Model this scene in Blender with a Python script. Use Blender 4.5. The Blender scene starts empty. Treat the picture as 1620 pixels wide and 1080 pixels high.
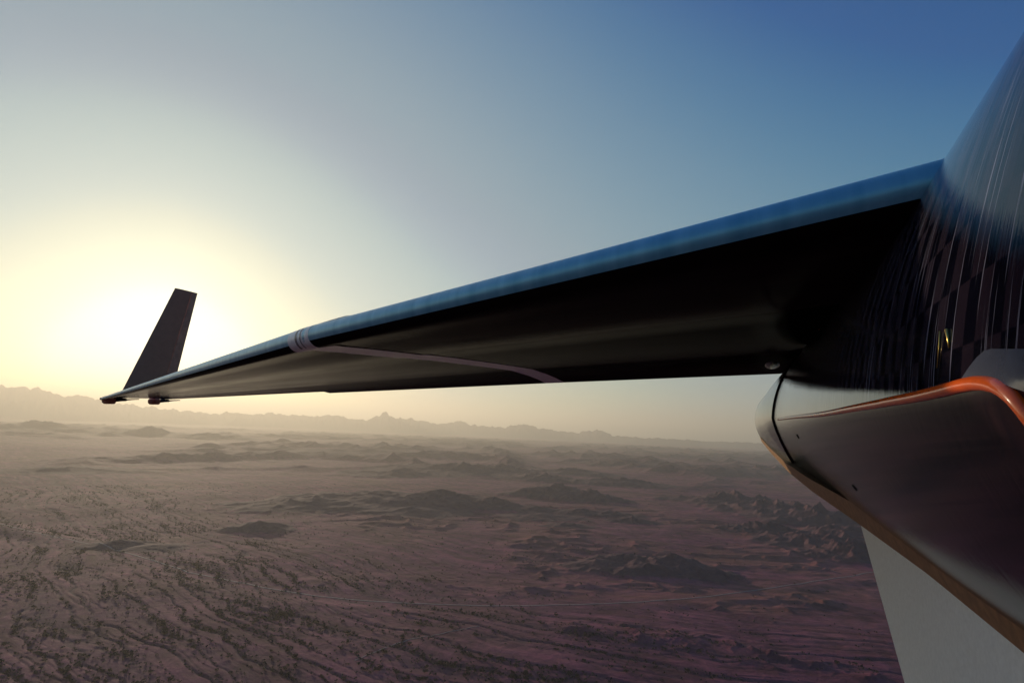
import bpy, math, random
import numpy as np
from mathutils import Vector
from mathutils.bvhtree import BVHTree

# ------------------------------------------------------------------ camera, sky, sun, exposure
W_PX, F_PX = 1620.0, 900.0
PITCH, ROLL = math.radians(8.9), math.radians(2.5)
H = 300.0                                   # height of flight above the plain; the camera is the origin
_U0 = np.array([0, -math.sin(PITCH), math.cos(PITCH)])
FW = np.array([0, math.cos(PITCH), math.sin(PITCH)])
RT = math.cos(ROLL) * np.array([1.0, 0, 0]) + math.sin(ROLL) * _U0
UP = -math.sin(ROLL) * np.array([1.0, 0, 0]) + math.cos(ROLL) * _U0

def ray(px, py):
    return (px - 810) / F_PX * RT - (py - 540) / F_PX * UP + FW

def cw(p):                                   # (right, up, forward) metres -> world
    p = np.asarray(p, float)
    return p[..., 0:1] * RT + p[..., 1:2] * UP + p[..., 2:3] * FW

SUN_EL, SUN_AZ = math.radians(8.7), math.radians(-32.0)   # azimuth measured from +Y towards +X
SUN_DIR = Vector((math.sin(SUN_AZ) * math.cos(SUN_EL), math.cos(SUN_AZ) * math.cos(SUN_EL), math.sin(SUN_EL)))

scene = bpy.context.scene
col = scene.collection
cam_data = bpy.data.cameras.new('camera')
cam_data.sensor_width = 36.0
cam_data.lens = 36.0 * F_PX / W_PX
cam_data.clip_start = 0.02
cam_data.clip_end = 250000.0
cam = bpy.data.objects.new('camera', cam_data)
col.objects.link(cam)
from mathutils import Matrix
cam.matrix_world = Matrix(((RT[0], UP[0], -FW[0], 0), (RT[1], UP[1], -FW[1], 0), (RT[2], UP[2], -FW[2], 0), (0, 0, 0, 1)))
scene.camera = cam

SKY_STRENGTH, SUN_STRENGTH, EXPOSURE = 0.12, 3.35, 0.35
world = bpy.data.worlds.new("World")
scene.world = world
world.use_nodes = True
wn, wl = world.node_tree.nodes, world.node_tree.links
wn.clear()
w_out = wn.new('ShaderNodeOutputWorld')
w_bg = wn.new('ShaderNodeBackground')
w_sky = wn.new('ShaderNodeTexSky')
w_sky.sky_type = 'NISHITA'
w_sky.sun_disc = False
w_sky.sun_elevation = SUN_EL
w_sky.sun_rotation = SUN_AZ
w_sky.altitude = 600
w_sky.air_density = 1.0
w_sky.dust_density = 1.6
w_sky.ozone_density = 4.0
w_bg.inputs['Strength'].default_value = SKY_STRENGTH
w_gam = wn.new('ShaderNodeGamma'); w_gam.inputs['Gamma'].default_value = 0.72     # softer roll-off round the sun
wl.new(w_sky.outputs[0], w_gam.inputs[0]); 
def w_scale(v, src):
    x = wn.new('ShaderNodeVectorMath'); x.operation = 'SCALE'; x.inputs['Scale'].default_value = v
    wl.new(src, x.inputs[0]); return x.outputs[0]
w_cur = wn.new('ShaderNodeRGBCurve')         # film-like response of the evening sky: deep blue away from the sun, yellow round it
CURVES = ([(.050, .001), (.073, .008), (.089, .045), (.115, .12), (.171, .22), (.231, .27), (.277, .315), (.362, .42), (.597, .62), (.739, .81), (.885, .98), (1.1, 1.3), (4, 4)],
          [(.10, .06), (.135, .09), (.158, .165), (.198, .26), (.258, .335), (.307, .36), (.347, .40), (.436, .53), (.651, .70), (.79, .85), (.919, 1.0), (1.1, 1.3), (4, 4)],
          [(.20, .235), (.236, .283), (.271, .335), (.324, .385), (.393, .425), (.428, .44), (.462, .47), (.55, .55), (.726, .65), (.837, .70), (.939, .78), (1.08, .93), (1.22, 1.25), (4, 4)])
for ch, pts_ in zip(w_cur.mapping.curves, CURVES):
    ch.points[-1].location = (pts_[-1][0] / 4, pts_[-1][1] / 4)
    for a_, b_ in pts_[:-1]: ch.points.new(a_ / 4, b_ / 4)
w_cur.mapping.update()
wl.new(w_scale(.153 / 4, w_gam.outputs[0]), w_cur.inputs['Color'])
wl.new(w_scale(4 / .153, w_cur.outputs[0]), w_bg.inputs['Color'])
wl.new(w_bg.outputs[0], w_out.inputs['Surface'])

sun_data = bpy.data.lights.new('sun', 'SUN')
sun_data.energy = SUN_STRENGTH
sun_data.angle = math.radians(0.5)
sun_data.color = (1.0, 0.82, 0.58)
sun = bpy.data.objects.new('sun', sun_data)
col.objects.link(sun)
sun.rotation_euler = SUN_DIR.to_track_quat('Z', 'Y').to_euler()
sun.location = (-50, 80, 40)

scene.view_settings.view_transform = 'Standard'
scene.view_settings.look = 'None'
scene.view_settings.exposure = EXPOSURE
scene.view_settings.gamma = 1.0

random.seed(4)
rng = np.random.default_rng(11)

# ------------------------------------------------------------------ helpers
def tag(o, label=None, cat=None, group=None, kind=None):
    if label: o['label'] = label
    if cat: o['category'] = cat
    if group: o['group'] = group
    if kind: o['kind'] = kind
    return o

def mesh_obj(name, verts, faces, mat=None, parent=None, smooth=True, origin=None, normals=None):
    verts = np.asarray(verts, dtype=np.float64)
    if origin is not None:
        verts = verts - np.asarray(origin)
    me = bpy.data.meshes.new(name)
    if isinstance(faces, np.ndarray):
        k = faces.shape[1]
        me.vertices.add(len(verts)); me.vertices.foreach_set('co', verts.astype(np.float32).ravel())
        me.loops.add(faces.size); me.loops.foreach_set('vertex_index', faces.astype(np.int32).ravel())
        me.polygons.add(len(faces))
        me.polygons.foreach_set('loop_start', (np.arange(len(faces)) * k).astype(np.int32))
        me.polygons.foreach_set('loop_total', np.full(len(faces), k, dtype=np.int32))
        me.update(calc_edges=True)
    else:
        me.from_pydata([tuple(v) for v in verts], [], faces)
        me.update()
    if smooth:
        me.polygons.foreach_set('use_smooth', np.ones(len(me.polygons), dtype=bool))
    if mat: me.materials.append(mat)
    o = bpy.data.objects.new(name, me)
    col.objects.link(o)
    if parent: o.parent = parent
    if normals is not None:
        me.normals_split_custom_set_from_vertices([tuple(n) for n in normals])
    return o

class N:                                     # tiny node-graph helper
    def __init__(s, name):
        s.m = bpy.data.materials.new(name); s.m.use_nodes = True
        s.t = s.m.node_tree; s.n = s.t.nodes; s.n.clear()
        s.out = s.n.new('ShaderNodeOutputMaterial')
        s.b = s.n.new('ShaderNodeBsdfPrincipled')
        s.link(s.b.outputs[0], s.out.inputs[0])
    def link(s, a, b): s.t.links.new(a, b)
    def new(s, typ, **kw):
        x = s.n.new(typ)
        for k, v in kw.items():
            if k.startswith('_'): setattr(x, k[1:], v)
            else: x.inputs[k.replace('__', ' ')].default_value = v
        return x
    def set(s, **kw):
        for k, v in kw.items(): s.b.inputs[k.replace('__', ' ')].default_value = v
    def math(s, op, a, b=None, c=None):
        x = s.n.new('ShaderNodeMath'); x.operation = op
        for i, v in enumerate((a, b, c)):
            if v is None: continue
            if hasattr(v, 'node'): s.link(v, x.inputs[i])
            else: x.inputs[i].default_value = v
        return x.outputs[0]
    def ramp(s, fac, stops):
        x = s.n.new('ShaderNodeValToRGB'); s.link(fac, x.inputs[0])
        e = x.color_ramp.elements
        while len(e) < len(stops): e.new(0.5)
        for el, (p, c) in zip(e, stops):
            el.position = p; el.color = tuple(c) + (1,) if len(c) == 3 else c
        return x.outputs[0]
    def mix(s, fac, a, b, mode='MIX'):
        x = s.n.new('ShaderNodeMix'); x.data_type = 'RGBA'; x.blend_type = mode
        for i, v in ((0, fac), (6, a), (7, b)):
            if hasattr(v, 'node'): s.link(v, x.inputs[i])
            else: x.inputs[i].default_value = v if i == 0 else tuple(v) + (1,)
        return x.outputs[2]
    def bump(s, h, strength, dist):
        x = s.n.new('ShaderNodeBump'); x.inputs['Strength'].default_value = strength
        x.inputs['Distance'].default_value = dist
        s.link(h, x.inputs['Height']); s.link(x.outputs[0], s.b.inputs['Normal'])
        return x

# ------------------------------------------------------------------ noise
def _hash(ix, iy, seed):
    h = (ix.astype(np.int64) * 374761393 + iy.astype(np.int64) * 668265263 + seed * 974634777) & 0xffffffff
    h = ((h ^ (h >> 13)) * 1274126177) & 0xffffffff
    return ((h ^ (h >> 16)) & 0xffffffff)

def perlin(x, y, seed=0):
    x0 = np.floor(x); y0 = np.floor(y); fx = x - x0; fy = y - y0
    u = fx * fx * fx * (fx * (fx * 6 - 15) + 10); v = fy * fy * fy * (fy * (fy * 6 - 15) + 10)
    def gr(ix, iy, dx, dy):
        a = _hash(ix, iy, seed) / 4294967295.0 * 2 * np.pi
        return np.cos(a) * dx + np.sin(a) * dy
    n00 = gr(x0, y0, fx, fy); n10 = gr(x0 + 1, y0, fx - 1, fy)
    n01 = gr(x0, y0 + 1, fx, fy - 1); n11 = gr(x0 + 1, y0 + 1, fx - 1, fy - 1)
    return ((n00 * (1 - u) + n10 * u) * (1 - v) + (n01 * (1 - u) + n11 * u) * v) * 1.5

def fbm(x, y, octv=5, seed=0, gain=0.5):
    s = np.zeros_like(x); a = 1.0; f = 1.0
    for i in range(octv):
        s += a * perlin(x * f, y * f, seed + i * 17); a *= gain; f *= 2.03
    return s

def ridged(x, y, octv=5, seed=0, gain=0.5):
    s = np.zeros_like(x); a = 1.0; f = 1.0; w = 1.0; t = 0.0
    for i in range(octv):
        n = 1 - np.abs(perlin(x * f, y * f, seed + i * 31)) * 1.8
        n = np.clip(n, 0, 1) ** 2
        s += a * n * w; t += a; w = np.clip(n * 1.6, 0, 1); a *= gain; f *= 2.1
    return s / t

def sstep(a, b, x):
    t = np.clip((x - a) / (b - a), 0, 1); return t * t * (3 - 2 * t)

# ------------------------------------------------------------------ terrain
def at_range(px, py, r):                     # plan position and height above the plain of a summit r metres away
    d = ray(px, py); k = r / math.hypot(d[0], d[1])
    return d[0] * k, d[1] * k, H + d[2] * k

SKY = [(-260, 600), (-120, 596), (0, 608), (15, 610), (34, 611), (49, 615), (65, 611), (80, 619), (102, 626), (123, 622), (145, 628), (180, 636), (230, 642),
       (300, 650), (340, 654), (370, 652), (401, 655), (429, 652), (463, 656), (500, 657), (534, 656), (566, 664), (592, 660),
       (602, 655), (604, 651), (613, 651), (616, 657), (635, 661), (656, 663), (693, 670), (728, 665), (752, 672), (773, 674), (799, 675),
       (831, 670), (847, 675), (884, 681), (916, 684), (932, 680), (953, 681), (969, 688), (1017, 692), (1070, 694), (1123, 698),
       (1176, 699), (1300, 704), (1500, 708), (1800, 716)]
_az, _el = [], []
for px, py in SKY:
    d = ray(px, py); _az.append(math.degrees(math.atan2(d[0], d[1]))); _el.append(d[2] / math.hypot(d[0], d[1]))
_az = np.array(_az); _el = np.array(_el)

# summit px, summit py, foot py, half width px, ruggedness
HILLS = [(240, 671, 690, 26, .2), (140, 666, 685, 34, .4), (60, 663, 683, 60, .5), (330, 683, 694, 45, .5),
         (607, 699, 719, 30, .15), (575, 707, 720, 75, .5), (500, 712, 723, 60, .6),
         (700, 717, 748, 50, .5), (762, 720, 746, 26, .5), (792, 727, 749, 40, .6), (730, 729, 752, 75, .6), (640, 738, 753, 60, .5),
         (965, 719, 737, 24, .6), (1000, 722, 740, 50, .7), (1143, 724, 747, 34, .4), (1120, 734, 751, 60, .7), (1060, 729, 743, 40, .7), (1230, 733, 752, 60, .8),
         (905, 738, 752, 50, .7), (860, 745, 762, 45, .6), (980, 752, 770, 55, .7), (880, 760, 786, 48, .5), (935, 770, 792, 35, .5),
         (600, 769, 802, 90, .35), (700, 772, 804, 75, .3), (780, 784, 806, 40, .4), (500, 783, 806, 70, .4),
         (925, 800, 816, 32, .4), (970, 806, 818, 30, .5), (860, 812, 823, 40, .5), (1000, 814, 829, 24, .5), (900, 825, 836, 24, .4), (850, 799, 812, 30, .4),
         (1012, 861, 906, 52, .3), (1068, 873, 909, 50, .3), (955, 882, 902, 36, .3),
         (1170, 773, 802, 60, .9), (1240, 783, 818, 60, .9), (1300, 793, 832, 60, .9), (1365, 818, 862, 55, .9),
         (1210, 820, 847, 38, .8), (1290, 834, 870, 52, .8), (1352, 848, 888, 42, .8), (1440, 822, 872, 70, .9),
         (190, 852, 865, 24, .2), (245, 861, 869, 26, .2), (410, 822, 839, 30, .2), (100, 736, 750, 55, .3), (650, 800, 816, 50, .3)]
_H = []
for px, py, pf, hwp, rg in HILLS:
    d = ray(px, pf); r = -H / d[2] * math.hypot(d[0], d[1])
    hw = hwp * r / 900 * 1.05
    r += hw * .6
    x, y, h = at_range(px, py, r); _H.append((x, y, h, hw, hw * .62, rg, math.atan2(x, y)))

def plan(px, py):
    d = ray(px, py); t = -(H) / d[2]; return d[0] * t, d[1] * t

def catmull(pts, n=14):
    pts = [np.array(p, float) for p in pts]; pts = [2 * pts[0] - pts[1]] + pts + [2 * pts[-1] - pts[-2]]
    out = []
    for i in range(1, len(pts) - 2):
        for k in range(n):
            t = k / n; a, b, c, d = pts[i - 1:i + 3]
            out.append(.5 * ((2 * b) + (-a + c) * t + (2 * a - 5 * b + 4 * c - d) * t * t + (-a + 3 * b - 3 * c + d) * t ** 3))
    out.append(pts[-2]); return np.array(out)

ROADS = [[(300, 905), (380, 921), (470, 938), (600, 951), (720, 956), (870, 957), (1000, 952), (1100, 945), (1180, 935), (1250, 925), (1330, 913), (1390, 903), (1520, 880)],
         [(0, 828), (60, 843), (150, 862), (240, 885), (300, 905)]]
_RL = [catmull([plan(*p) for p in q], 4) for q in ROADS]
def road_dist(x, y):
    d = np.full(x.shape, 1e9); s_ = np.flatnonzero((np.hypot(x, y) < 4200) & (np.hypot(x, y) > 700) & (y > 0))
    xs, ys = x[s_], y[s_]; b = np.full(xs.shape, 1e9)
    for L in _RL:
        for p, q in zip(L[:-1], L[1:]):
            e = q - p; t = np.clip(((xs - p[0]) * e[0] + (ys - p[1]) * e[1]) / (e @ e), 0, 1)
            b = np.minimum(b, np.hypot(xs - p[0] - t * e[0], ys - p[1] - t * e[1]))
    d[s_] = b; return d

def flow(x):                                 # the drainage runs south-east, then bends east
    t = x + 80.0
    return 1010 - (0.57 * t - 0.42 * np.sqrt(t * t + 260.0 ** 2)) - 0.42 * 260

WASH = [(-740, 26, 1.0), (-585, 34, 1.2), (-462, 22, 1.1), (-395, 14, .8), (-300, 12, .6), (-236, 22, 1.3), (-175, 10, .6), (-105, 8, .5), (-6, 16, 1.2),
        (95, 7, .5), (190, 9, .6), (330, 10, .6), (470, 14, .7), (640, 12, .6)]

def stream(x, y):
    wx = x + 45 * fbm(x / 520, y / 520, 3, 5); wy = y + 40 * fbm(x / 480, y / 480, 3, 9) + 7 * fbm(x / 90, y / 90, 2, 19)
    return wy - flow(wx)

def drain(x, y, v):
    u = .75 * x - .66 * y
    a = perlin(v / 62 + 7.3, u / 900, 201) + .16 * fbm(x / 70, y / 70, 3, 203)
    b = perlin(v / 27 + 1.9, u / 420, 207) + .20 * fbm(x / 45, y / 45, 2, 209)
    return np.maximum(np.exp(-(a / .085) ** 2), .55 * np.exp(-(b / .075) ** 2))

def terrain(x, y):
    """height above the plain, plus colour masks"""
    x = np.asarray(x, float); y = np.asarray(y, float)
    r = np.hypot(x, y)
    v = stream(x, y)
    h = 9 * fbm(x / 1100, y / 1100, 4, 1) + 1.3 * fbm(x / 160, y / 160, 4, 2)
    wash = np.zeros_like(h)
    for c, w, s in WASH:
        wash = np.maximum(wash, min(s, 1.0) * np.exp(-((v - c) / w) ** 2))
    near = 1 - sstep(3500, 5500, r)
    fan = (1 - sstep(-60, 260, v)) * .75 + .25
    wash = np.maximum(wash * .5, drain(x, y, v) * fan)
    h -= 2.2 * wash * near
    # fine rills that follow the drainage
    h += near * .55 * fbm(v / 17, (x * .7 - y * .7) / 160, 4, 23)
    # eroded badland benches in the middle distance
    az = np.arctan2(x, y)
    bad = sstep(1050, 1180, r) * (1 - sstep(2300, 3000, r)) * sstep(-.36, -.2, az)
    bm = bad * sstep(-.2, .35, fbm(x / 420, y / 420, 3, 41))
    rd = ridged(x / 190 + .3 * fbm(x / 80, y / 80, 2, 6), y / 120, 4, 43)
    h += bm * 11 * rd ** 1.3
    belt = np.exp(-((r - 960 - 60 * fbm(x / 500, y / 500, 2, 8)) / 34) ** 2) * sstep(.05, .16, az)
    h += belt * 9 * (0.35 + ridged(x / 70, y / 70, 3, 47))
    # broken country farther out
    far = sstep(3000, 5200, r) * (1 - sstep(15000, 21000, r))
    sel = sstep(-.45, .4, fbm(x / 2600, y / 2600, 4, 51) + .35 * sstep(-.5, .2, az))
    fr = ridged(x / 1250, y / 1250, 6, 53)
    h += far * sel * 95 * fr ** 1.5
    rocky = far * sel * sstep(.22, .5, fr) * .8
    rd_ = road_dist(x, y)
    h *= sstep(14, 60, rd_)
    for hx, hy, hh, hw, hd, rg, ha in _H:
        dx, dy = x - hx, y - hy
        ca, sa = math.cos(ha), math.sin(ha)
        a = dx * ca - dy * sa; b = dx * sa + dy * ca
        sel_ = (np.abs(a) < hw * 3) & (np.abs(b) < hd * 3)
        if not np.any(sel_): continue
        xa, ya, aa, bb = x[sel_], y[sel_], a[sel_], b[sel_]
        q = np.sqrt((aa / hw) ** 2 + (bb / hd) ** 2) * (1 + .22 * fbm(xa / hw * 1.3, ya / hw * 1.3, 3, 61))
        prof = np.clip(1 - q / 2.0, 0, 1) ** 1.3
        gul = ridged(xa / (hw * .55) + 3.1, ya / (hw * .55), 5, 67)
        hill = hh * prof * (1 - rg * .30 + rg * .55 * (gul - .2) ) + hh * .08 * (gul - .4) * np.clip(prof * 3, 0, 1)
        cur = h[sel_]
        h[sel_] = cur * np.clip(1 - prof * 2, 0, 1) + hill
        rocky[sel_] = np.maximum(rocky[sel_], sstep(.03, .14, prof + .06 * fbm(xa / (hw * .3), ya / (hw * .3), 3, 71)))
    # distant ranges
    azd = np.degrees(az)
    el = np.interp(azd, _az, _el)
    rr = 27500 + 1500 * fbm(azd / 9, azd * 0 + 2.0, 2, 81)
    top = H + el * rr + (95 * fbm(azd * 1.4, azd * 0 + 5, 5, 84, .6)) * np.clip((H + el * rr) / 700, 0, 1)
    q = (r - rr) / 3400
    spur = ridged(azd * .9, r / 2600, 5, 83)
    body = np.clip(1 - np.abs(q), 0, 1)
    rng_h = np.clip(top, 0, None) * (body ** 1.15) * (1 + .35 * (spur - .6) * np.clip(np.abs(q) * 4, 0, 1)) + 60 * fbm(azd * 2.6, r / 900, 4, 85) * np.exp(-(q / .15) ** 2) * np.clip(top / 700, 0, 1) * .3
    back = np.abs(azd) > 75
    top2 = 420 * np.clip(fbm(azd / 11, azd * 0, 4, 87) + .7, .05, 2)
    rng_h = np.where(back, top2 * body ** 1.2, rng_h)
    range_mask = sstep(.02, .12, body) * (rng_h > 8)
    h = h * (1 - sstep(20000, 24000, r)) + rng_h
    rocky = np.maximum(rocky, range_mask * .9)
    return h, rocky, wash * near, bm, v, range_mask

_r = [0.0, 120, 220, 300, 350, 390, 420]
rr = 445.0
while rr < 75000:
    _r.append(rr)
    rr *= 1.0032 if rr < 2400 else (1.0062 if rr < 9000 else (1.009 if rr < 32000 else 1.06))
_r = np.array(_r[1:])
_a = np.concatenate([np.arange(-48, 34, 0.1), np.arange(34, 312, 1.5)])
_a = np.radians(_a)
A, R = np.meshgrid(_a, _r)
GX, GY = R * np.sin(A), R * np.cos(A)
sh = GX.shape
Z, rocky, washm, badm, vstr, rangem = terrain(GX.ravel(), GY.ravel())
Z = Z.reshape(sh); rocky = rocky.reshape(sh); washm = washm.reshape(sh); badm = badm.reshape(sh); vstr = vstr.reshape(sh); rangem = rangem.reshape(sh)
P = np.stack([GX, GY, Z - H], -1)
# normals from grid differences
dR = np.gradient(P, axis=0)
dA = np.roll(P, -1, 1) - np.roll(P, 1, 1)
NN = np.cross(dA, dR); NN /= np.linalg.norm(NN, axis=-1, keepdims=True) + 1e-12
NN[NN[..., 2] < 0] *= -1
nr, na = sh
I = np.arange(nr * na).reshape(nr, na)
Inext = np.roll(I, -1, 1)
quads = np.stack([I[:-1], Inext[:-1], Inext[1:], I[1:]], -1).reshape(-1, 4)

def ground_material():
    g = N('desert_ground')
    at = g.new('ShaderNodeAttribute', _attribute_name='soil')      # R rocky, G wash, B badland
    at2 = g.new('ShaderNodeAttribute', _attribute_name='flowc')
    sep = g.new('ShaderNodeSeparateColor'); g.link(at.outputs['Color'], sep.inputs[0])
    geo = g.new('ShaderNodeNewGeometry')
    n1 = g.new('ShaderNodeTexNoise', Scale=.0021, Detail=6.0, Roughness=.6); g.link(geo.outputs['Position'], n1.inputs['Vector'])
    n2 = g.new('ShaderNodeTexNoise', Scale=.03, Detail=8.0, Roughness=.65); g.link(geo.outputs['Position'], n2.inputs['Vector'])
    n3 = g.new('ShaderNodeTexNoise', Scale=.25, Detail=5.0, Roughness=.7); g.link(geo.outputs['Position'], n3.inputs['Vector'])
    ns = g.new('ShaderNodeTexNoise', Scale=1.0, Detail=7.0, Roughness=.62); g.link(at2.outputs['Vector'], ns.inputs['Vector'])
    base = g.ramp(n1.outputs[0], [(.3, (.165, .042, .078)), (.5, (.21, .060, .098)), (.7, (.22, .086, .084))])
    streak = g.ramp(ns.outputs[0], [(.32, (.50, .46, .50)), (.5, (1, 1, 1)), (.68, (1.35, 1.25, 1.2))])
    c = g.mix(.85, base, streak, 'MULTIPLY')
    mott = g.ramp(n2.outputs[0], [(.3, (.62, .6, .62)), (.6, (1.15, 1.12, 1.1))])
    c = g.mix(.8, c, mott, 'MULTIPLY')
    n4 = g.new('ShaderNodeTexNoise', Scale=.0075, Detail=12.0, Roughness=.72); g.link(geo.outputs['Position'], n4.inputs['Vector'])
    c = g.mix(.9, c, g.ramp(n4.outputs[0], [(.38, (.5, .48, .54)), (.52, (.9, .9, .92)), (.66, (1.22, 1.18, 1.12))]), 'MULTIPLY')
    c = g.mix(g.math('MULTIPLY', sep.outputs[1], .8), c, (.075, .032, .058))  # dark wash tone: plant cover plus its shadow painted into the soil
    c = g.mix(g.math('MULTIPLY', sep.outputs[2], .35), c, (.30, .115, .085))
    rockc = g.ramp(n2.outputs[0], [(.3, (.075, .035, .052)), (.7, (.15, .07, .080))])
    c = g.mix(sep.outputs[0], c, rockc)
    # sparse low scrub as dark specks
    sp = g.ramp(n3.outputs[0], [(.56, (0, 0, 0)), (.68, (1, 1, 1))])
    spf = g.math('MULTIPLY', sp, g.math('ADD', g.math('MULTIPLY', sep.outputs[1], .5), .22))
    c = g.mix(spf, c, (.035, .038, .028))
    g.link(c, g.b.inputs['Base Color'])
    g.set(Roughness=.95); g.b.inputs['Specular IOR Level'].default_value = .1
    hgt = g.math('ADD', g.math('MULTIPLY', n2.outputs[0], 5.0), g.math('MULTIPLY', n3.outputs[0], 1.0))
    g.bump(hgt, .8, 1.0)
    return g.m
M_ground = ground_material()

cell = lambda a: a.reshape(-1)[quads].mean(1)
qr, qk = cell(rangem), cell(rocky)
grp = np.zeros(len(quads), int)
grp[qk > .5] = 1
grp[qr > .5] = 2
Pf = P.reshape(-1, 3); Nf = NN.reshape(-1, 3)
soil = np.stack([rocky, washm, badm, np.ones_like(rocky)], -1).reshape(-1, 4)
flowc = np.stack([vstr / 34, (GX * .75 - GY * .66) / 420, np.zeros_like(GX)], -1).reshape(-1, 3)
for gi, nm, lab in ((0, 'ground', 'reddish brown desert plain with braided dry washes'), (1, 'hills', 'dark rocky desert hills rising from the plain'),
                    (2, 'mountains', 'hazy mountain ranges along the horizon')):
    q = quads[grp == gi]
    ids, inv = np.unique(q, return_inverse=True)
    v_ = Pf[ids]; f_ = inv.reshape(-1, 4)
    o = mesh_obj(nm, v_, f_, M_ground, normals=Nf[ids])
    at = o.data.attributes.new('soil', 'FLOAT_COLOR', 'POINT'); at.data.foreach_set('color', soil[ids].astype(np.float32).ravel())
    at = o.data.attributes.new('flowc', 'FLOAT_VECTOR', 'POINT'); at.data.foreach_set('vector', flowc[ids].astype(np.float32).ravel())
    tag(o, lab, kind='structure')

def hgt(x, y):
    """height of the built ground sheet (bilinear in its polar grid)"""
    x = np.atleast_1d(np.asarray(x, float)); y = np.atleast_1d(np.asarray(y, float))
    r = np.hypot(x, y); a = np.arctan2(x, y)
    i = np.clip(np.searchsorted(_r, r) - 1, 0, nr - 2); j = np.clip(np.searchsorted(_a, a) - 1, 0, na - 2)
    t = np.clip((r - _r[i]) / (_r[i + 1] - _r[i]), 0, 1); s = np.clip((a - _a[j]) / (_a[j + 1] - _a[j]), 0, 1)
    return (Z[i, j] * (1 - t) + Z[i + 1, j] * t) * (1 - s) + (Z[i, j + 1] * (1 - t) + Z[i + 1, j + 1] * t) * s

# ------------------------------------------------------------------ roads
g = N('packed_dirt')
gn = g.new('ShaderNodeTexNoise', Scale=.2, Detail=5.0)
ge = g.new('ShaderNodeNewGeometry'); g.link(ge.outputs['Position'], gn.inputs['Vector'])
g.link(g.ramp(gn.outputs[0], [(.3, (.13, .09, .10)), (.7, (.24, .17, .17))]), g.b.inputs['Base Color']); g.set(Roughness=.9)
M_road = g.m

def road(name, px_pts, width, label):
    c = catmull([plan(*p) for p in px_pts], 24)
    c = c + np.stack([3 * perlin(c[:, 0] / 60, c[:, 1] / 60, 3), 3 * perlin(c[:, 0] / 60, c[:, 1] / 60, 4)], -1)
    tn = np.gradient(c, axis=0); tn /= np.linalg.norm(tn, axis=1, keepdims=True); nn = np.stack([-tn[:, 1], tn[:, 0]], -1)
    rows = []
    for s in (-1, -.33, .33, 1):
        p = c + nn * s * width / 2
        rows.append(np.column_stack([p, hgt(p[:, 0], p[:, 1]) - H + .35]))
    m = len(c)
    mz = np.max([r_[:, 2] for r_ in rows], axis=0)
    top = []
    for r_ in rows: r_ = r_.copy(); r_[:, 2] = mz; top.append(r_)
    lo = [top[0] - [0, 0, 1.2], top[-1] - [0, 0, 1.2]]
    allr = [lo[0]] + top + [lo[1]]
    V = np.concatenate(allr); F_ = []
    for k in range(len(allr) - 1):
        for i in range(m - 1): F_.append((k * m + i, k * m + i + 1, (k + 1) * m + i + 1, (k + 1) * m + i))
    return tag(mesh_obj(name, V, F_, M_road), label, kind='structure')

road('road', [(300, 905), (380, 921), (470, 938), (600, 951), (720, 956), (870, 957), (1000, 952), (1100, 945), (1180, 935), (1250, 925), (1330, 913), (1390, 903), (1520, 880)], 3.4,
     'straight pale dirt road crossing the desert plain')
road('path', [(0, 828), (60, 843), (150, 862), (240, 885), (300, 905)], 3.2, 'faint dirt track winding across the desert towards the road')
road('path', [(560, 1052), (640, 1022), (720, 1003), (760, 995)], 1.3, 'faint pale track curving through the near scrub')

# ------------------------------------------------------------------ desert scrub
def scrub_material(name, a, b):
    g = N(name)
    inf = g.new('ShaderNodeObjectInfo'); ge = g.new('ShaderNodeNewGeometry')
    n = g.new('ShaderNodeTexNoise', Scale=.11, Detail=2.0); g.link(ge.outputs['Position'], n.inputs['Vector'])
    g.link(g.ramp(n.outputs[0], [(.35, a), (.65, b)]), g.b.inputs['Base Color']); g.set(Roughness=.8)
    g.b.inputs['Specular IOR Level'].default_value = .2
    return g.m
M_bush = scrub_material('scrub_leaves', (.026, .015, .026), (.052, .036, .032))
M_stem = scrub_material('scrub_stem', (.05, .036, .026), (.07, .05, .035))

def bush_mesh(nf, seed, leaf=.42):
    rg = np.random.default_rng(seed)
    nl = 5
    cen = np.column_stack([rg.uniform(-.33, .33, nl), rg.uniform(-.33, .33, nl), rg.uniform(.32, .62, nl)])
    V, F_ = [], []
    for i in range(nf):
        c = cen[rg.integers(nl)]; d = rg.normal(size=3); d /= np.linalg.norm(d)
        p = c + d * rg.uniform(.10, .32) * np.array([1, 1, .8]); p[2] = max(p[2], .05)
        a = rg.normal(size=3); a /= np.linalg.norm(a); b = np.cross(a, d); b /= np.linalg.norm(b) + 1e-9
        s = leaf * rg.uniform(.25, .6)
        k = len(V); V += [p + a * s * .5, p + b * s * .4, p - a * s * .5, p - b * s * .35 + d * s * .2]; F_.append((k, k + 1, k + 2, k + 3))
    return np.array(V), np.array(F_)

# scatter
cand = []
Ncand = 260000
ca = np.radians(rng.uniform(-46, 32, Ncand)); cr = 460 * np.exp(rng.uniform(0, 1, Ncand) * math.log(3000 / 460))
cx, cy = cr * np.sin(ca), cr * np.cos(ca)
vv = stream(cx, cy)
dens = np.full(Ncand, .004)
for c, w, s in WASH:
    dens += .16 * s * np.exp(-((vv - c) / (w * 1.15)) ** 2)
dens += .95 * drain(cx, cy, vv) * ((1 - sstep(-60, 300, vv)) * .8 + .2)
dens *= np.clip(.75 + 1.0 * fbm(cx / 160, cy / 160, 4, 91), .08, 1.6)
dens *= np.where(vv < 40, 1.0, .65) * (1 - .65 * sstep(-100, 350, cx)) * (cr / 900) ** .7
keep = rng.uniform(0, 1, Ncand) < dens * .6
bx, by, br = cx[keep], cy[keep], cr[keep]
_, rk, _, _, _, _ = terrain(bx, by)
ok = rk < .4; bx, by, br = bx[ok], by[ok], br[ok]
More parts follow.
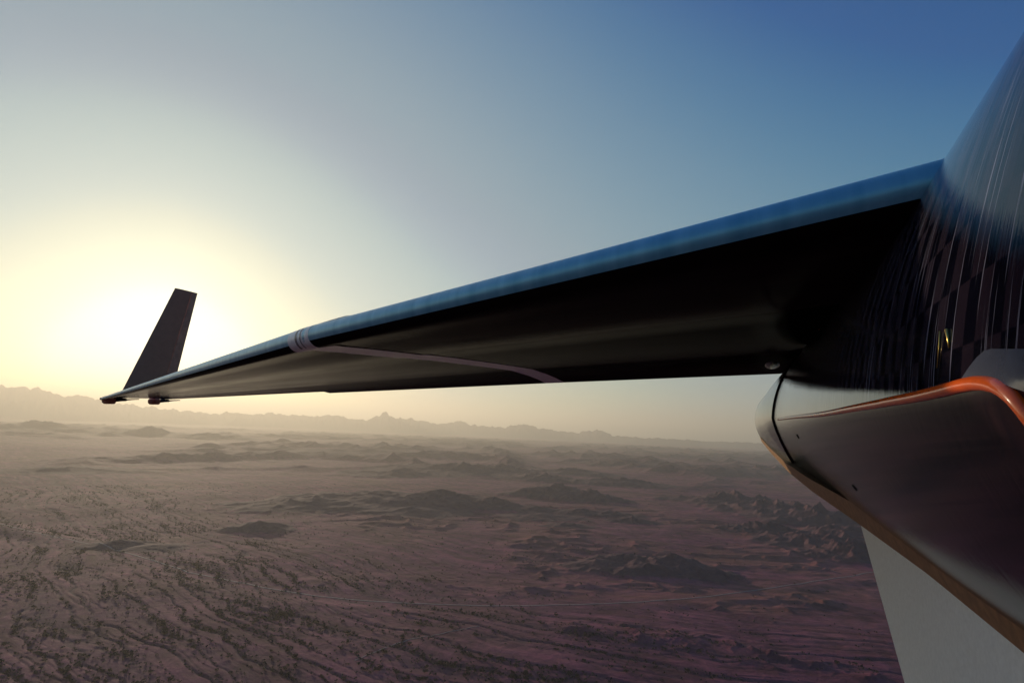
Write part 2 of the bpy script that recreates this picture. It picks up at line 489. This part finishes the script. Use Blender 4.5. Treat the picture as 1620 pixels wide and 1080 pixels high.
bs = rng.uniform(1.3, 3.7, len(bx)) * np.where(rng.uniform(0, 1, len(bx)) < .12, 1.55, 1.0)
bz = hgt(bx, by) - H
# which are in frame
C3 = np.stack([bx, by, bz], -1)
pz = C3 @ FW; pxx = C3 @ RT / pz * F_PX + 810; pyy = 540 - C3 @ UP / pz * F_PX
vis = (pxx > 5) & (pxx < 1400) & (pyy < 1075) & (pyy > 700)
size_px = bs / pz * np.where(vis, 1, 0)
order = np.argsort(-size_px)
hero = order[:300]; rest = order[300:]
variants = [bush_mesh(80, 100 + i, .5) for i in range(5)]
stemV = []
protos = []
for V, F_ in variants:
    me = bpy.data.meshes.new('desert_shrub'); me.from_pydata([tuple(p) for p in V], [], [tuple(map(int, f)) for f in F_]); me.materials.append(M_bush); me.update()
    protos.append(me)
SHRUB_LABEL = 'small dark green desert shrub growing among others along the dry washes'
for k, i in enumerate(hero):
    o = bpy.data.objects.new('desert_shrub', protos[k % 5]); col.objects.link(o)
    o.location = (bx[i], by[i], bz[i] - .15); o.rotation_euler = (0, 0, rng.uniform(0, 6.28))
    s = bs[i] * 1.25; o.scale = (s * rng.uniform(.9, 1.3), s * rng.uniform(.9, 1.3), s * rng.uniform(.75, 1.05))
    tag(o, SHRUB_LABEL, 'shrub', 'desert shrubs along the dry washes')
small = [bush_mesh(16, 300 + i, .95) for i in range(8)]
VV, FF = [], []; off = 0
for k, i in enumerate(rest):
    V, F_ = small[k % 8]
    a = rng.uniform(0, 6.28); c_, s_ = math.cos(a), math.sin(a); s = bs[i] * 1.2
    q = np.column_stack([(V[:, 0] * c_ - V[:, 1] * s_) * s, (V[:, 0] * s_ + V[:, 1] * c_) * s, V[:, 2] * s * .9]) + [bx[i], by[i], bz[i] - .1]
    VV.append(q); FF.append(F_ + off); off += len(V)
o = mesh_obj('desert_scrub', np.concatenate(VV), np.concatenate(FF), M_bush, smooth=False)
tag(o, 'countless low dark scrub bushes scattered over the desert plain', 'scrub', kind='stuff')
print('bushes', len(bx))

# ------------------------------------------------------------------ the aircraft
def carbon(name, base=.012, rough=.12, coat=.0, ior=1.5, tint=(1, 1, 1), streak=0.0, checker=False, spec=.5, metallic=0.0):
    g = N(name)
    g.set(Roughness=rough, Metallic=metallic, IOR=ior)
    g.b.inputs['Specular IOR Level'].default_value = spec
    g.b.inputs['Coat Weight'].default_value = coat
    g.b.inputs['Coat Roughness'].default_value = .03
    return g
AIR0 = cw([.84, .13, 0.0]) + np.array([.6, 0, 0])
air = bpy.data.objects.new('solar_aircraft', None); col.objects.link(air); air.location = tuple(AIR0)
tag(air, 'black carbon fibre unmanned aircraft with one long slender wing reaching out over the desert', 'aircraft')

D = np.array([.4056, -.1411, 1.0])           # chord and fuselage direction: right, up, away

def part(name, verts, faces, mat, parent=None, smooth=True, autosharp=None):
    v = cw(np.asarray(verts, float)) - AIR0
    o = mesh_obj(name, v, faces, mat, parent or air, smooth)
    if autosharp is not None:
        o.data.set_sharp_from_angle(angle=math.radians(autosharp))
    return o

def grid_faces(n, m, close_m=False, off=0):
    F_ = []
    for i in range(n - 1):
        for j in range(m if close_m else m - 1):
            j2 = (j + 1) % m
            F_.append((off + i * m + j, off + i * m + j2, off + (i + 1) * m + j2, off + (i + 1) * m + j))
    return F_

# --- materials
def wing_under_mat():
    g = carbon('wing_skin', ior=1.008)
    ge = g.new('ShaderNodeTexCoord')
    uv = g.new('ShaderNodeUVMap', _uv_map='UVMap')
    mp = g.new('ShaderNodeMapping'); mp.inputs['Scale'].default_value = (8.0, .35, 1.0); g.link(uv.outputs[0], mp.inputs[0])
    n = g.new('ShaderNodeTexNoise', Scale=1.0, Detail=6.0, Roughness=.6); g.link(mp.outputs[0], n.inputs['Vector'])
    n2 = g.new('ShaderNodeTexNoise', Scale=9.0, Detail=4.0, Roughness=.6); g.link(uv.outputs[0], n2.inputs['Vector'])
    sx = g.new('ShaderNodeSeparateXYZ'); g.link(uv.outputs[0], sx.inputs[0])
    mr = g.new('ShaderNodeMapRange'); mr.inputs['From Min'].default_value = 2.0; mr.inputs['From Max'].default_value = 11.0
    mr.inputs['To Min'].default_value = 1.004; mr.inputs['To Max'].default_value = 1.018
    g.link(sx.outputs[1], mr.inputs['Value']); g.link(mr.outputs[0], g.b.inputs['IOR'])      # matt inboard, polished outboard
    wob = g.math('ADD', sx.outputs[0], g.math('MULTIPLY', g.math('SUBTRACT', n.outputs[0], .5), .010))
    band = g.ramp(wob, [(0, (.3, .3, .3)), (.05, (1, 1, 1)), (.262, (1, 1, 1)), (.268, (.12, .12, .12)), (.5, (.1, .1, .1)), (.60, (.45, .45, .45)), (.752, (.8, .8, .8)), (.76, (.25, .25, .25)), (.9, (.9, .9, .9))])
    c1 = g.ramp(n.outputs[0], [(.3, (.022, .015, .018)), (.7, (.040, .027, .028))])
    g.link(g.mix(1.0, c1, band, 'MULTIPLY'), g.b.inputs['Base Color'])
    g.link(g.math('ADD', g.math('MULTIPLY', n.outputs[0], .12), .05), g.b.inputs['Roughness'])
    g.bump(g.math('ADD', n2.outputs[0], g.math('MULTIPLY', n.outputs[0], 1.5)), .06, .01)
    return g.m
M_skin = wing_under_mat()

g = carbon('leading_edge_sky_blue', rough=.36, metallic=.35)
uv = g.new('ShaderNodeUVMap', _uv_map='UVMap'); n = g.new('ShaderNodeTexNoise', Scale=14.0, Detail=4.0); g.link(uv.outputs[0], n.inputs['Vector'])
g.link(g.ramp(n.outputs[0], [(.35, (.12, .38, .56)), (.65, (.20, .50, .68))]), g.b.inputs['Base Color'])  # blue base colour stands in for sky mirrored along the nose
g.bump(n.outputs[0], .15, .004)
M_nose_sky = g.m
g = carbon('solar_film', base=.01, rough=.25); g.set(Base__Color=(.02, .018, .03, 1)); M_top = g.m

g = carbon('pod_carbon', ior=1.62, rough=.02)
g.b.inputs['Specular Tint'].default_value = (.70, .78, 1.0, 1)
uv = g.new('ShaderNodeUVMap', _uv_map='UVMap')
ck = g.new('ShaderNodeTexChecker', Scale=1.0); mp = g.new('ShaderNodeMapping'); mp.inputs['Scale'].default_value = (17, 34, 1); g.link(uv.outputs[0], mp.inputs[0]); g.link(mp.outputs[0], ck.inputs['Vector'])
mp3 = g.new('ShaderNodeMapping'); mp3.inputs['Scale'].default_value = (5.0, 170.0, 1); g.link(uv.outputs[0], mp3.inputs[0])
hl_streak = g.new('ShaderNodeTexNoise', Scale=1.0, Detail=2.0); g.link(mp3.outputs[0], hl_streak.inputs['Vector'])
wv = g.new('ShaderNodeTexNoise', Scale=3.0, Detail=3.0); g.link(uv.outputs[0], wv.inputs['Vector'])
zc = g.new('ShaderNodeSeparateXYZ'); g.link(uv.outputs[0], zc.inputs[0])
aft = g.ramp(g.math('MULTIPLY', zc.outputs[1], .25), [(.14, (.013, .009, .016)), (.40, (.050, .042, .060))])  # base colour lightened aft because little light reaches it
g.link(g.mix(g.ramp(hl_streak.outputs[0], [(.60, (0, 0, 0)), (.72, (1, 1, 1))]), g.mix(ck.outputs['Fac'], (.003, .003, .007), aft), (.17, .17, .24)), g.b.inputs['Base Color'])      # pale streaks round the hoops: streak highlights put into the base colour
mp2 = g.new('ShaderNodeMapping'); mp2.inputs['Scale'].default_value = (3.0, 60.0, 1); g.link(uv.outputs[0], mp2.inputs[0])
st = g.new('ShaderNodeTexNoise', Scale=1.0, Detail=6.0, Roughness=.65); g.link(mp2.outputs[0], st.inputs['Vector'])
g.link(g.math('ADD', g.math('MULTIPLY', st.outputs[0], .03), g.math('MULTIPLY', ck.outputs['Fac'], .03)), g.b.inputs['Roughness'])
g.bump(g.math('ADD', g.math('MULTIPLY', st.outputs[0], 1.0), g.math('MULTIPLY', wv.outputs[0], 3.0)), .10, .004)
zz = g.new('ShaderNodeSeparateXYZ'); g.link(uv.outputs[0], zz.inputs[0])
mr = g.new('ShaderNodeMapRange'); mr.inputs['From Min'].default_value = .7; mr.inputs['From Max'].default_value = 2.5
mr.inputs['To Min'].default_value = 1.22; mr.inputs['To Max'].default_value = 2.0
g.link(zz.outputs[1], mr.inputs['Value']); g.link(mr.outputs[0], g.b.inputs['IOR'])     # gloss raised towards the tail to brighten the reflection there
M_pod = g.m
g = carbon('lower_shell_carbon', ior=1.18, rough=.06)
g.set(Base__Color=(.010, .005, .009, 1))
uv = g.new('ShaderNodeUVMap', _uv_map='UVMap'); mp = g.new('ShaderNodeMapping'); mp.inputs['Scale'].default_value = (3.0, 60.0, 1); g.link(uv.outputs[0], mp.inputs[0])
n = g.new('ShaderNodeTexNoise', Scale=1.0, Detail=6.0, Roughness=.65); g.link(mp.outputs[0], n.inputs['Vector'])
g.bump(n.outputs[0], .08, .004)
g.link(g.ramp(n.outputs[0], [(.35, (.006, .003, .007)), (.65, (.022, .009, .012))]), g.b.inputs['Base Color'])
M_low = g.m

def simple(name, c, rough=.5, metallic=0.0, spec=.5, nscale=30, var=.25, bump=.1, coat=0):
    g = N(name); tc = g.new('ShaderNodeTexCoord')
    n = g.new('ShaderNodeTexNoise', Scale=float(nscale), Detail=5.0, Roughness=.6); g.link(tc.outputs['Object'], n.inputs['Vector'])
    lo = tuple(x * (1 - var) for x in c); hi = tuple(min(1, x * (1 + var)) for x in c)
    g.link(g.ramp(n.outputs[0], [(.3, lo), (.7, hi)]), g.b.inputs['Base Color'])
    g.set(Roughness=rough, Metallic=metallic); g.b.inputs['Specular IOR Level'].default_value = spec
    g.b.inputs['Coat Weight'].default_value = coat
    if bump: g.bump(n.outputs[0], bump, .003)
    return g.m
M_tape = simple('white_tape', (.86, .83, .86), .35, var=.1)
M_stripe = simple('grey_tape', (.10, .09, .12), .4)
M_tapedull = M_tape
M_orange = simple('orange_seal', (.85, .12, .012), .25, var=.12, coat=.3, bump=.05)
M_keel = simple('bronze_strip', (.30, .16, .07), .45, var=.3, spec=.5)
M_fin = simple('primed_foam', (.90, .93, .92), .75, nscale=60, var=.06, bump=.25)
M_black = simple('black_rubber', (.012, .008, .010), .5, var=.2)
M_red = simple('red_brown_plastic', (.5, .16, .09), .5)
M_capm = carbon('cap_paint'); M_capm.set(Roughness=.12, Metallic=.35, Base__Color=(.16, .17, .17, 1)); M_cap = M_capm.m
M_wlet = simple('winglet_skin', (.42, .19, .13), .6, spec=.3, var=.08, nscale=6, bump=.05)
M_rud = simple('rudder_skin', (.5, .22, .15), .5, nscale=6, bump=.05)
M_reflection = simple('painted_reflection', (.06, .07, .11), .2, spec=.6, var=.15)  # grey-blue of a reflection on the flank, given as surface colour

# --- wing stations: span parameter s, leading edge (right, up, away), chord
ST = [(-.35, (1.60, .62, .22), 4.80), (0, (.805, .35, 1.05), 4.72), (.12, (-1.174, .09, 3.2), 4.5), (1, (-9.4, -1.274, 13.0), 1.56)]
def le(s):
    for (a, p, c), (b, q, e) in zip(ST[:-1], ST[1:]):
        if s <= b or b == 1:
            t = (s - a) / (b - a)
            return np.array(p) * (1 - t) + np.array(q) * t, c * (1 - t) + e * t
NH = .050                                    # nose half height, metres
def section(s, upper=True):
    """list of (aft metres, up metres) from trailing edge over the top, round the nose and back underneath"""
    p, c = le(s)
    k = 1.0 if s < .12 else 1 - .45 * (s - .12) / .88
    nh = (NH + .012 * max(0, min(1, s / .12))) * k
    th = c * .055 * (.45 + .55 * max(0, min(1, s / .12)))
    lowc = 0.0
    flap = .0
    te_up = 0.0
    up = [(c * t, th * f) for t, f in ((1, .0), (.85, .30), (.7, .58), (.55, .80), (.4, .95), (.28, 1.0), (.18, .86), (.11, .62), (.065, .40))]
    nose = []
    for a in range(75, -100, -12):
        ar = math.radians(a)
        nose.append((nh * 1.3 - nh * 1.3 * math.cos(ar) * 1.0, nh * (math.sin(ar)) - nh * .9))
    low = [(c * t, c * f) for t, f in ((.045, -.0200), (.10, -.0165), (.17, -.0125), (.245, -.0085), (.26, -.0065), (.36, -.001), (.5, .005), (.62, .0098), (.74, .0135), (.755, .0132), (.85, .010), (.93, .005), (1, -.002))]
    z0 = nose[-1][1]
    low = [(a, b - .0) for a, b in low]
    low = [(a, b if i > 1 else min(b, b)) for i, (a, b) in enumerate(low)]
    return up, nose, low, c, p

D3 = D
UPC = np.array([-.0, 1.0, .12]); UPC = UPC / np.linalg.norm(UPC)
def place(s, pts):
    p, c = le(s)
    extra = 0
    a = np.array(pts)
    return p + a[:, :1] / 1.0 * D + a[:, 1:2] * UPC

def wing_part(name, svals, pick, mat, parent, sharp=18, off=0.0):
    rows = []; uvs = []
    for s in svals:
        up, nose, low, c, p = section(s)
        pts = pick(up, nose, low, c)
        rows.append(place(s, pts))
        span = math.hypot(p[0] - .8, p[2] - 1.05)
        uvs.append([(a / c, span) for a, b in pts])
    n, m = len(rows), len(rows[0])
    V = np.concatenate(rows)
    o = part(name, V, grid_faces(n, m), mat, parent, autosharp=sharp)
    ul = o.data.uv_layers.new(name='UVMap')
    fl = [u for r_ in uvs for u in r_]
    vi = np.zeros(len(o.data.loops), dtype=np.int32); o.data.loops.foreach_get('vertex_index', vi)
    ul.data.foreach_set('uv', np.array(fl, dtype=np.float32)[vi].ravel())
    return o

SV = [-.35, -.2, -.1, 0, .03, .06, .09, .12] + list(np.linspace(.16, 1, 22))
NBAND = 10
def solid(up, nose, low, c): return up + nose + low
# main wing box: everything but the flap strip behind 75% chord
def main_pick(up, nose, low, c):
    return up + nose + low[:9]
wing = wing_part('wing', SV, lambda u, n, l, c: u[2:] + n + l[:9], M_skin, air)
# leading-edge band carrying the painted sky reflection: 1.5 mm proud of the nose
def nose_band_pick(up, nose, low, c):
    q = [up[-1]] + nose[:NBAND]
    cx = nose[7][0] + .06
    out = []
    for (a, b) in q:
        dx, dy = a - cx, b - nose[7][1]; L = math.hypot(dx, dy)
        out.append((a + dx / L * .0025, b + dy / L * .0025))
    return out
wing_part('leading_edge_sky_band', SV, nose_band_pick, M_nose_sky, wing)
# trailing part: fixed inboard flap, aileron outboard (shorter and raised slightly)
wing_part('flap', [s for s in SV if s < .5] + [.5], lambda u, n, l, c: u[:3] + [(c * 1.0, -.012)] + [l[-1], l[-2], l[-3], l[-4], (l[8][0], l[8][1])], M_skin, wing)
wing_part('aileron', [.503] + [s for s in SV if s > .503], lambda u, n, l, c: [(u[2][0], u[2][1]), (u[1][0], u[1][1] * 1.0), (c * .965, .018), (c * .965, .010), (l[-2][0], l[-2][1] + .006), (l[-3][0], l[-3][1] + .002), (l[8][0], l[8][1] + .001)], M_skin, wing)

# closing plate of the tip
_u, _n, _l, _c, _p = section(1)
_o = place(1, _u + _n + _l); _k = len(_o)
_o2 = _o + np.array([-.03, 0, -.01]) * 1.0
_o2 = _o2.mean(0) + (_o2 - _o2.mean(0)) * .97
part('tip_plate', np.concatenate([_o, _o2]), [(i, (i + 1) % _k, _k + (i + 1) % _k, _k + i) for i in range(_k)] + [tuple(range(_k, 2 * _k))], M_skin, wing, smooth=False)
# chordwise white tape round the wing joint, with two thin grey stripes at the nose
def tape_section(s0, s1, rng_, mat, name, lift):
    rows = []
    for s in np.linspace(s0, s1, 4):
        up, nose, low, c, p = section(s)
        pts = [(a, b) for a, b in (up[-2:] + nose + low)]
        pts = pts[rng_[0]:rng_[1]]
        c0 = np.array([.25, -.01]); out = []
        P_ = np.array(pts)
        tn = np.gradient(P_, axis=0); nrm = np.stack([tn[:, 1], -tn[:, 0]], -1); nrm /= np.linalg.norm(nrm, axis=1, keepdims=True)
        P_ = P_ - nrm * (-lift)
        rows.append(place(s, P_))
    n, m = len(rows), len(rows[0]); V = np.concatenate(rows)
    return part(name, V, grid_faces(n, m), mat, wing, autosharp=30)
tape_section(.117, .137, (0, 99), M_tape, 'joint_tape', .0035)
tape_section(.1265, .1285, (0, 15), M_stripe, 'tape_stripe', .0045)
tape_section(.1225, .1235, (0, 15), M_stripe, 'tape_stripe', .0045)

# root fairing bump by the trailing edge
def lens(cen, ax, ay, az, mat, name, parent, n=16, m=24):
    V, F_ = [], []
    for i in range(n + 1):
        th_ = math.pi * i / n
        for j in range(m):
            f = 2 * math.pi * j / m
            V.append(np.array(cen) + math.cos(th_) * np.array(ax) + math.sin(th_) * math.cos(f) * np.array(ay) + math.sin(th_) * math.sin(f) * np.array(az))
    return part(name, V, grid_faces(n + 1, m, True), mat, parent)
def P3(px, py, z): return np.array([(px - 810) / F_PX * z, (540 - py) / F_PX * z, z])
M_fair = simple('scuffed_resin', (.05, .045, .05), .25, var=.4)
lens(P3(1222, 571, 5.3), [.09, 0, 0], [0, .07, 0], .30 * D, M_fair, 'flap_fairing', wing)
# little antenna wire under the root
def tube(name, pts, rad, mat, parent, m=8, taper=None, cap=True):
    pts = [np.array(p, float) for p in pts]; V, F_ = [], []
    n = len(pts)
    for i, p in enumerate(pts):
        t = pts[min(i + 1, n - 1)] - pts[max(i - 1, 0)]; t /= np.linalg.norm(t)
        a = np.cross(t, [0, 1, .01]) if abs(t[1]) < .9 else np.cross(t, [1, 0, .01]); a /= np.linalg.norm(a); b = np.cross(t, a)
        rr_ = rad if taper is None else taper(i / (n - 1)) * rad
        for j in range(m):
            f = 2 * math.pi * j / m; V.append(p + rr_ * (math.cos(f) * a + math.sin(f) * b))
    F_ = grid_faces(n, m, True)
    if cap: F_ += [tuple(range(m))[::-1], tuple((n - 1) * m + j for j in range(m))]
    return part(name, V, F_, mat, parent)
M_wire = simple('orange_wire', (.30, .08, .03), .4)
tube('antenna', [P3(1293, 466, 3.2), P3(1296, 474, 3.2), P3(1294, 480, 3.2), P3(1295, 500, 3.2), P3(1296, 522, 3.2)], .0035, M_wire, wing)

# --- winglet: swept aerofoil fin standing at the tip, rudder along its rear
def fin_stack(name, a0, c0, a1, c1, lo, hi, mat, parent, th=.09, n=10, inset=0.0):
    rows = []
    prof = [(0, 0), (.02, .28), (.08, .6), (.2, .92), (.35, 1), (.55, .82), (.75, .5), (.9, .22), (1, .04)]
    ring = [(t, w) for t, w in prof if lo <= t <= hi]
    ring = ring + [(t, -w) for t, w in ring[::-1] if not (t == 0)]
    nrm = np.cross(D, [0, 1, 0]); nrm = nrm / np.linalg.norm(nrm)
    for k in np.linspace(0, 1, n):
        a = np.array(a0) * (1 - k) + np.array(a1) * k; c = c0 * (1 - k) + c1 * k
        rows += [a + D * c * t + nrm * w * c * th * .5 * (1 - inset) for t, w in ring]
    m = len(ring); F_ = grid_faces(n, m, True) + [tuple(range(m))[::-1], tuple((n - 1) * m + j for j in range(m))]
    return part(name, rows, F_, mat, parent, autosharp=40)
wb, wt = P3(191, 622, 12.75), P3(277, 455.5, 13.9)
winglet = fin_stack('winglet', wb, 1.12, wt, .56, 0, .75, M_wlet, air)
fin_stack('rudder', wb + D * .012, 1.12, wt + D * .012, .56, .75, 1, M_rud, winglet, inset=.12)

# --- tip pods: boxy red-brown housings with a dark tail
def chamfer_box(name, c, sx, sy, sz, mat, parent, ch=.25):
    V = []
    e = D / np.linalg.norm(D)
    for zz, k in ((-.5, .62), (-.25, 1), (.42, 1), (.5, .8)):
        for (x, y) in ((-1, -.6), (-.6, -1), (.6, -1), (1, -.6), (1, .6), (.6, 1), (-.6, 1), (-1, .6)):
            V.append(np.array(c) + np.array([x * sx / 2 * k, y * sy / 2 * k, 0]) + e * zz * sz)
    return part(name, V, grid_faces(4, 8, True) + [tuple(range(8))[::-1], tuple(24 + j for j in range(8))], mat, parent, smooth=False)
for (px, py, z, s) in ((171.5, 633.5, 12.95, 1.0), (243, 635, 14.3, 1.0)):
    c = P3(px, py, z)
    hb = chamfer_box('tip_sensor', c, .19 * s, .15 * s, .18, M_red, air)
    e = np.array([.155, 0.01, .15])
    tube('probe', [c + np.array([.05, 0, .1]), c + np.array([.16, 0, .2]), c + np.array([.22, -.01, .28])], .045, M_black, hb, taper=lambda t: 1 - .35 * t)
    tube('probe_tip', [c + np.array([.22, -.01, .28]), c + np.array([.30, -.01, .36]), c + np.array([.40, -.015, .46])], .018, M_black, hb, taper=lambda t: 1 - .5 * t)
    tube('pylon', [c + np.array([0, .03, 0]), c + np.array([0, .09, .02])], .04, M_black, hb)

# --- fuselage pod: lofted body
# (away, centre right, widest height, half width, height above it, depth below it)
PODST = [(-4.6, .80, .03, .02, .02, .02), (-4.5, .80, .03, .14, .17, .13), (-4.2, .80, .03, .27, .36, .26), (-3.6, .81, .03, .42, .58, .41), (-2.8, .82, .03, .53, .76, .52), (-1.8, .825, .03, .59, .86, .59),
         (-1.0, .825, .03, .60, .885, .606), (0, .825, .03, .60, .885, .606), (.5, .825, .03, .60, .885, .606), (.85, .805, .03, .58, .80, .602), (1.25, .78, .03, .555, .715, .598), (1.7, .775, .03, .55, .698, .597),
         (2.5, .76, .03, .535, .671, .60), (3.4, .70, .03, .475, .634, .585), (4.2, .60, .03, .375, .569, .58)]
CAPST = [(4.22, .598, .03, .373, .566, .578), (4.7, .545, .03, .35, .504, .54), (5.2, .50, .03, .33, .451, .50), (5.7, .432, .03, .29, .353, .385), (6.1, .39, .03, .26, .316, .34),
         (6.5, .355, .03, .22, .29, .295), (6.8, .33, .03, .17, .235, .235), (7.0, .32, .03, .12, .17, .17), (7.1, .32, .03, .08, .11, .11), (7.17, .32, .03, .02, .02, .02)]
def ring_pt(cx_, cy_, a_, bu_, bl_, f, blend=1.0):
    """egg-shaped section: full-bodied above the seam, flatter flanks running down to the keel"""
    c_, s_ = math.cos(f), math.sin(f)
    n_ = 1.75 if s_ > 0 else 1.3
    n_ = 2 + (n_ - 2) * blend
    return np.array([cx_ + a_ * math.copysign(abs(c_) ** (2 / n_), c_), cy_ + (bu_ if s_ > 0 else bl_) * math.copysign(abs(s_) ** (2 / n_), s_), 0])
def interp(stl, n):
    a = np.array(stl); t = np.concatenate([[0], np.cumsum(np.hypot(np.diff(a[:, 0]), np.diff(a[:, 3])))]); tt = np.linspace(0, t[-1], n)
    out = [np.interp(tt, t, a[:, k]) for k in range(6)]
    for k in range(1, 6):
        for _ in range(8): out[k][1:-1] = .25 * out[k][:-2] + .5 * out[k][1:-1] + .25 * out[k][2:]
    return np.array(out).T
def loft(name, stl, n, m, mat, parent, keep=None):
    S = interp(stl, n); V = []; uv = []
    for (z, cx_, cy_, a_, bu_, bl_) in S:
        for j in range(m):
            f = 2 * math.pi * j / m
            V.append(ring_pt(cx_, cy_, a_, bu_, bl_, f, max(0.0, min(1.0, (6.8 - z) / 2.5))) + z * D); uv.append((f * .615, z))
    F_ = grid_faces(n, m, True) + [tuple(range(m))[::-1], tuple((n - 1) * m + j for j in range(m))]
    Fk = F_ if keep is None else [f for f in F_ if len(f) == 4 and keep(f[0] % m / m * 360)]
    o = part(name, V, Fk, mat, parent)
    ul = o.data.uv_layers.new(name='UVMap')
    vi = np.zeros(len(o.data.loops), dtype=np.int32); o.data.loops.foreach_get('vertex_index', vi)
    ul.data.foreach_set('uv', np.array(uv, dtype=np.float32)[vi].ravel())
    return o, V, F_
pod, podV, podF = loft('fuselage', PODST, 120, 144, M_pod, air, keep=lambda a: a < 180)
lower, _, _ = loft('lower_shell', PODST, 120, 144, M_low, pod, keep=lambda a: a >= 180)
cap, capV, capF = loft('tail_cap', CAPST, 60, 96, M_cap, pod)
ring = [ring_pt(.599, .03, .376, .570, .581, f) + 4.21 * D for f in np.linspace(0, 2 * math.pi, 145)]
tube('seam_ring', ring, .010, M_black, pod, cap=False)
bvh = BVHTree.FromPolygons([Vector(v) for v in podV], podF)
def on_pod(px, py, lift=0.0):
    d = Vector(((px - 810) / F_PX, (540 - py) / F_PX, 1)).normalized()
    hit = bvh.ray_cast(Vector((0, 0, 0)), d)
    if hit[0] is None: return None
    nn_ = hit[1]
    if nn_.dot(d) > 0: nn_ = -nn_
    return np.array(hit[0] + nn_ * lift)
tr = catmull([(1232, 663), (1262, 659), (1300, 655), (1350, 646), (1400, 637), (1450, 628), (1490, 619), (1530, 609), (1555, 606), (1580, 610), (1600, 621), (1620, 640), (1660, 690)], 10)
tp = [on_pod(a, b, .002) for a, b in tr]; tp = [p for p in tp if p is not None]
tube('edge_seal', tp, .0072, M_orange, pod, m=14)
# grey-blue patch just above the seal, standing in for a pale reflection
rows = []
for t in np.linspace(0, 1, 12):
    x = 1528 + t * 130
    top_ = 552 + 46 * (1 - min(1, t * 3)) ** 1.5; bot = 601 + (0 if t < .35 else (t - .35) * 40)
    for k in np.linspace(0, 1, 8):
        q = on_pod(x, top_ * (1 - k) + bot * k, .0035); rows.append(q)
if all(q is not None for q in rows): part('reflection_patch', rows, grid_faces(12, 8), M_reflection, pod)
# small brass fittings bedded in the skin above the seal
M_brass = simple('brass', (.62, .44, .12), .3, metallic=.9)
for pts_, rad_ in (([(1489, 524), (1487, 550), (1484, 582)], .0011), ([(1500, 522), (1502, 535), (1503, 550)], .0026)):
    q = [on_pod(a, b, .001) for a, b in pts_]
    if all(p is not None for p in q): tube('brass_pin', q, rad_, M_brass, pod, taper=lambda t: 1 - .75 * t)
for a, b in ((1229, 697), (1352, 771), (1262, 690)):
    d_ = np.array([(a - 810) / F_PX, (540 - b) / F_PX, 1.0]); hit = bvh.ray_cast(Vector((0, 0, 0)), Vector(d_).normalized())
    if hit[0] is not None:
        p = np.array(hit[0]); nn_ = np.array(hit[1]); nn_ = nn_ * (-1 if nn_ @ p > 0 else 1)
        tube('screw', [p - nn_ * .004, p + nn_ * .003], .011, M_black, lower, m=12)
# keel strip
V = []; F_ = []
zs = np.linspace(-3.0, 6.0, 60)
for z in zs:
    cxp = np.interp(z, [1.7, 2.5, 3.4, 4.2, 5.2, 6.0], [.60, .545, .45, .37, .29, .22]); bot = np.interp(z, [1.7, 2.5, 3.4, 4.2, 5.2, 6.0], [-.468, -.455, -.425, -.38, -.30, -.215])
    kw = np.interp(z, [1.7, 6.0], [1.0, .45])
    for (x, y) in ((-.085, .12), (-.045, .012), (-.012, 0), (.06, 0), (.08, .012), (.10, .10)):
        V.append(np.array([cxp + x * kw, bot + y * kw, 0]) + z * D)
keel = part('keel_strip', V, grid_faces(60, 6, True) + [tuple(range(6)), tuple(59 * 6 + j for j in range(6))], M_keel, pod, autosharp=30)
# white keel fin
zo = [(3.15, -.45), (2.15, -.492 - .52), (1.45, -.492 - .95), (-.6, -.492 - .95), (-1.3, -.45)]
V = []; n_ = len(zo)
for sx in (-.014, .014):
    for (z, y) in zo: V.append(np.array([.635 + sx, y, 0]) + z * D)
F_ = [tuple(range(n_)), tuple(range(2 * n_ - 1, n_ - 1, -1))] + [(i, (i + 1) % n_, n_ + (i + 1) % n_, n_ + i) for i in range(n_)]
fin = part('keel_fin', V, F_, M_fin, air, smooth=False)
bv = fin.modifiers.new('edge', 'BEVEL'); bv.width = .006; bv.segments = 2

# ------------------------------------------------------------------ haze
m = bpy.data.materials.new('haze_air'); m.use_nodes = True; nt = m.node_tree; nt.nodes.clear()
mo = nt.nodes.new('ShaderNodeOutputMaterial'); pv = nt.nodes.new('ShaderNodeVolumePrincipled')
pv.inputs['Color'].default_value = (.97, .90, .77, 1)
pv.inputs['Density'].default_value = 5.2e-5
pv.inputs['Anisotropy'].default_value = .43
nt.links.new(pv.outputs[0], mo.inputs['Volume'])
S_, zt, zb = 80000.0, 1500.0, -H - 60
V = [(x, y, z) for z in (zb, zt) for x, y in ((-S_, -S_), (S_, -S_), (S_, S_), (-S_, S_))]
hz = mesh_obj('haze', V, [(3, 2, 1, 0), (4, 5, 6, 7), (0, 1, 5, 4), (1, 2, 6, 5), (2, 3, 7, 6), (3, 0, 4, 7)], m, smooth=False)
tag(hz, 'warm desert haze filling the air over the plain', kind='stuff')
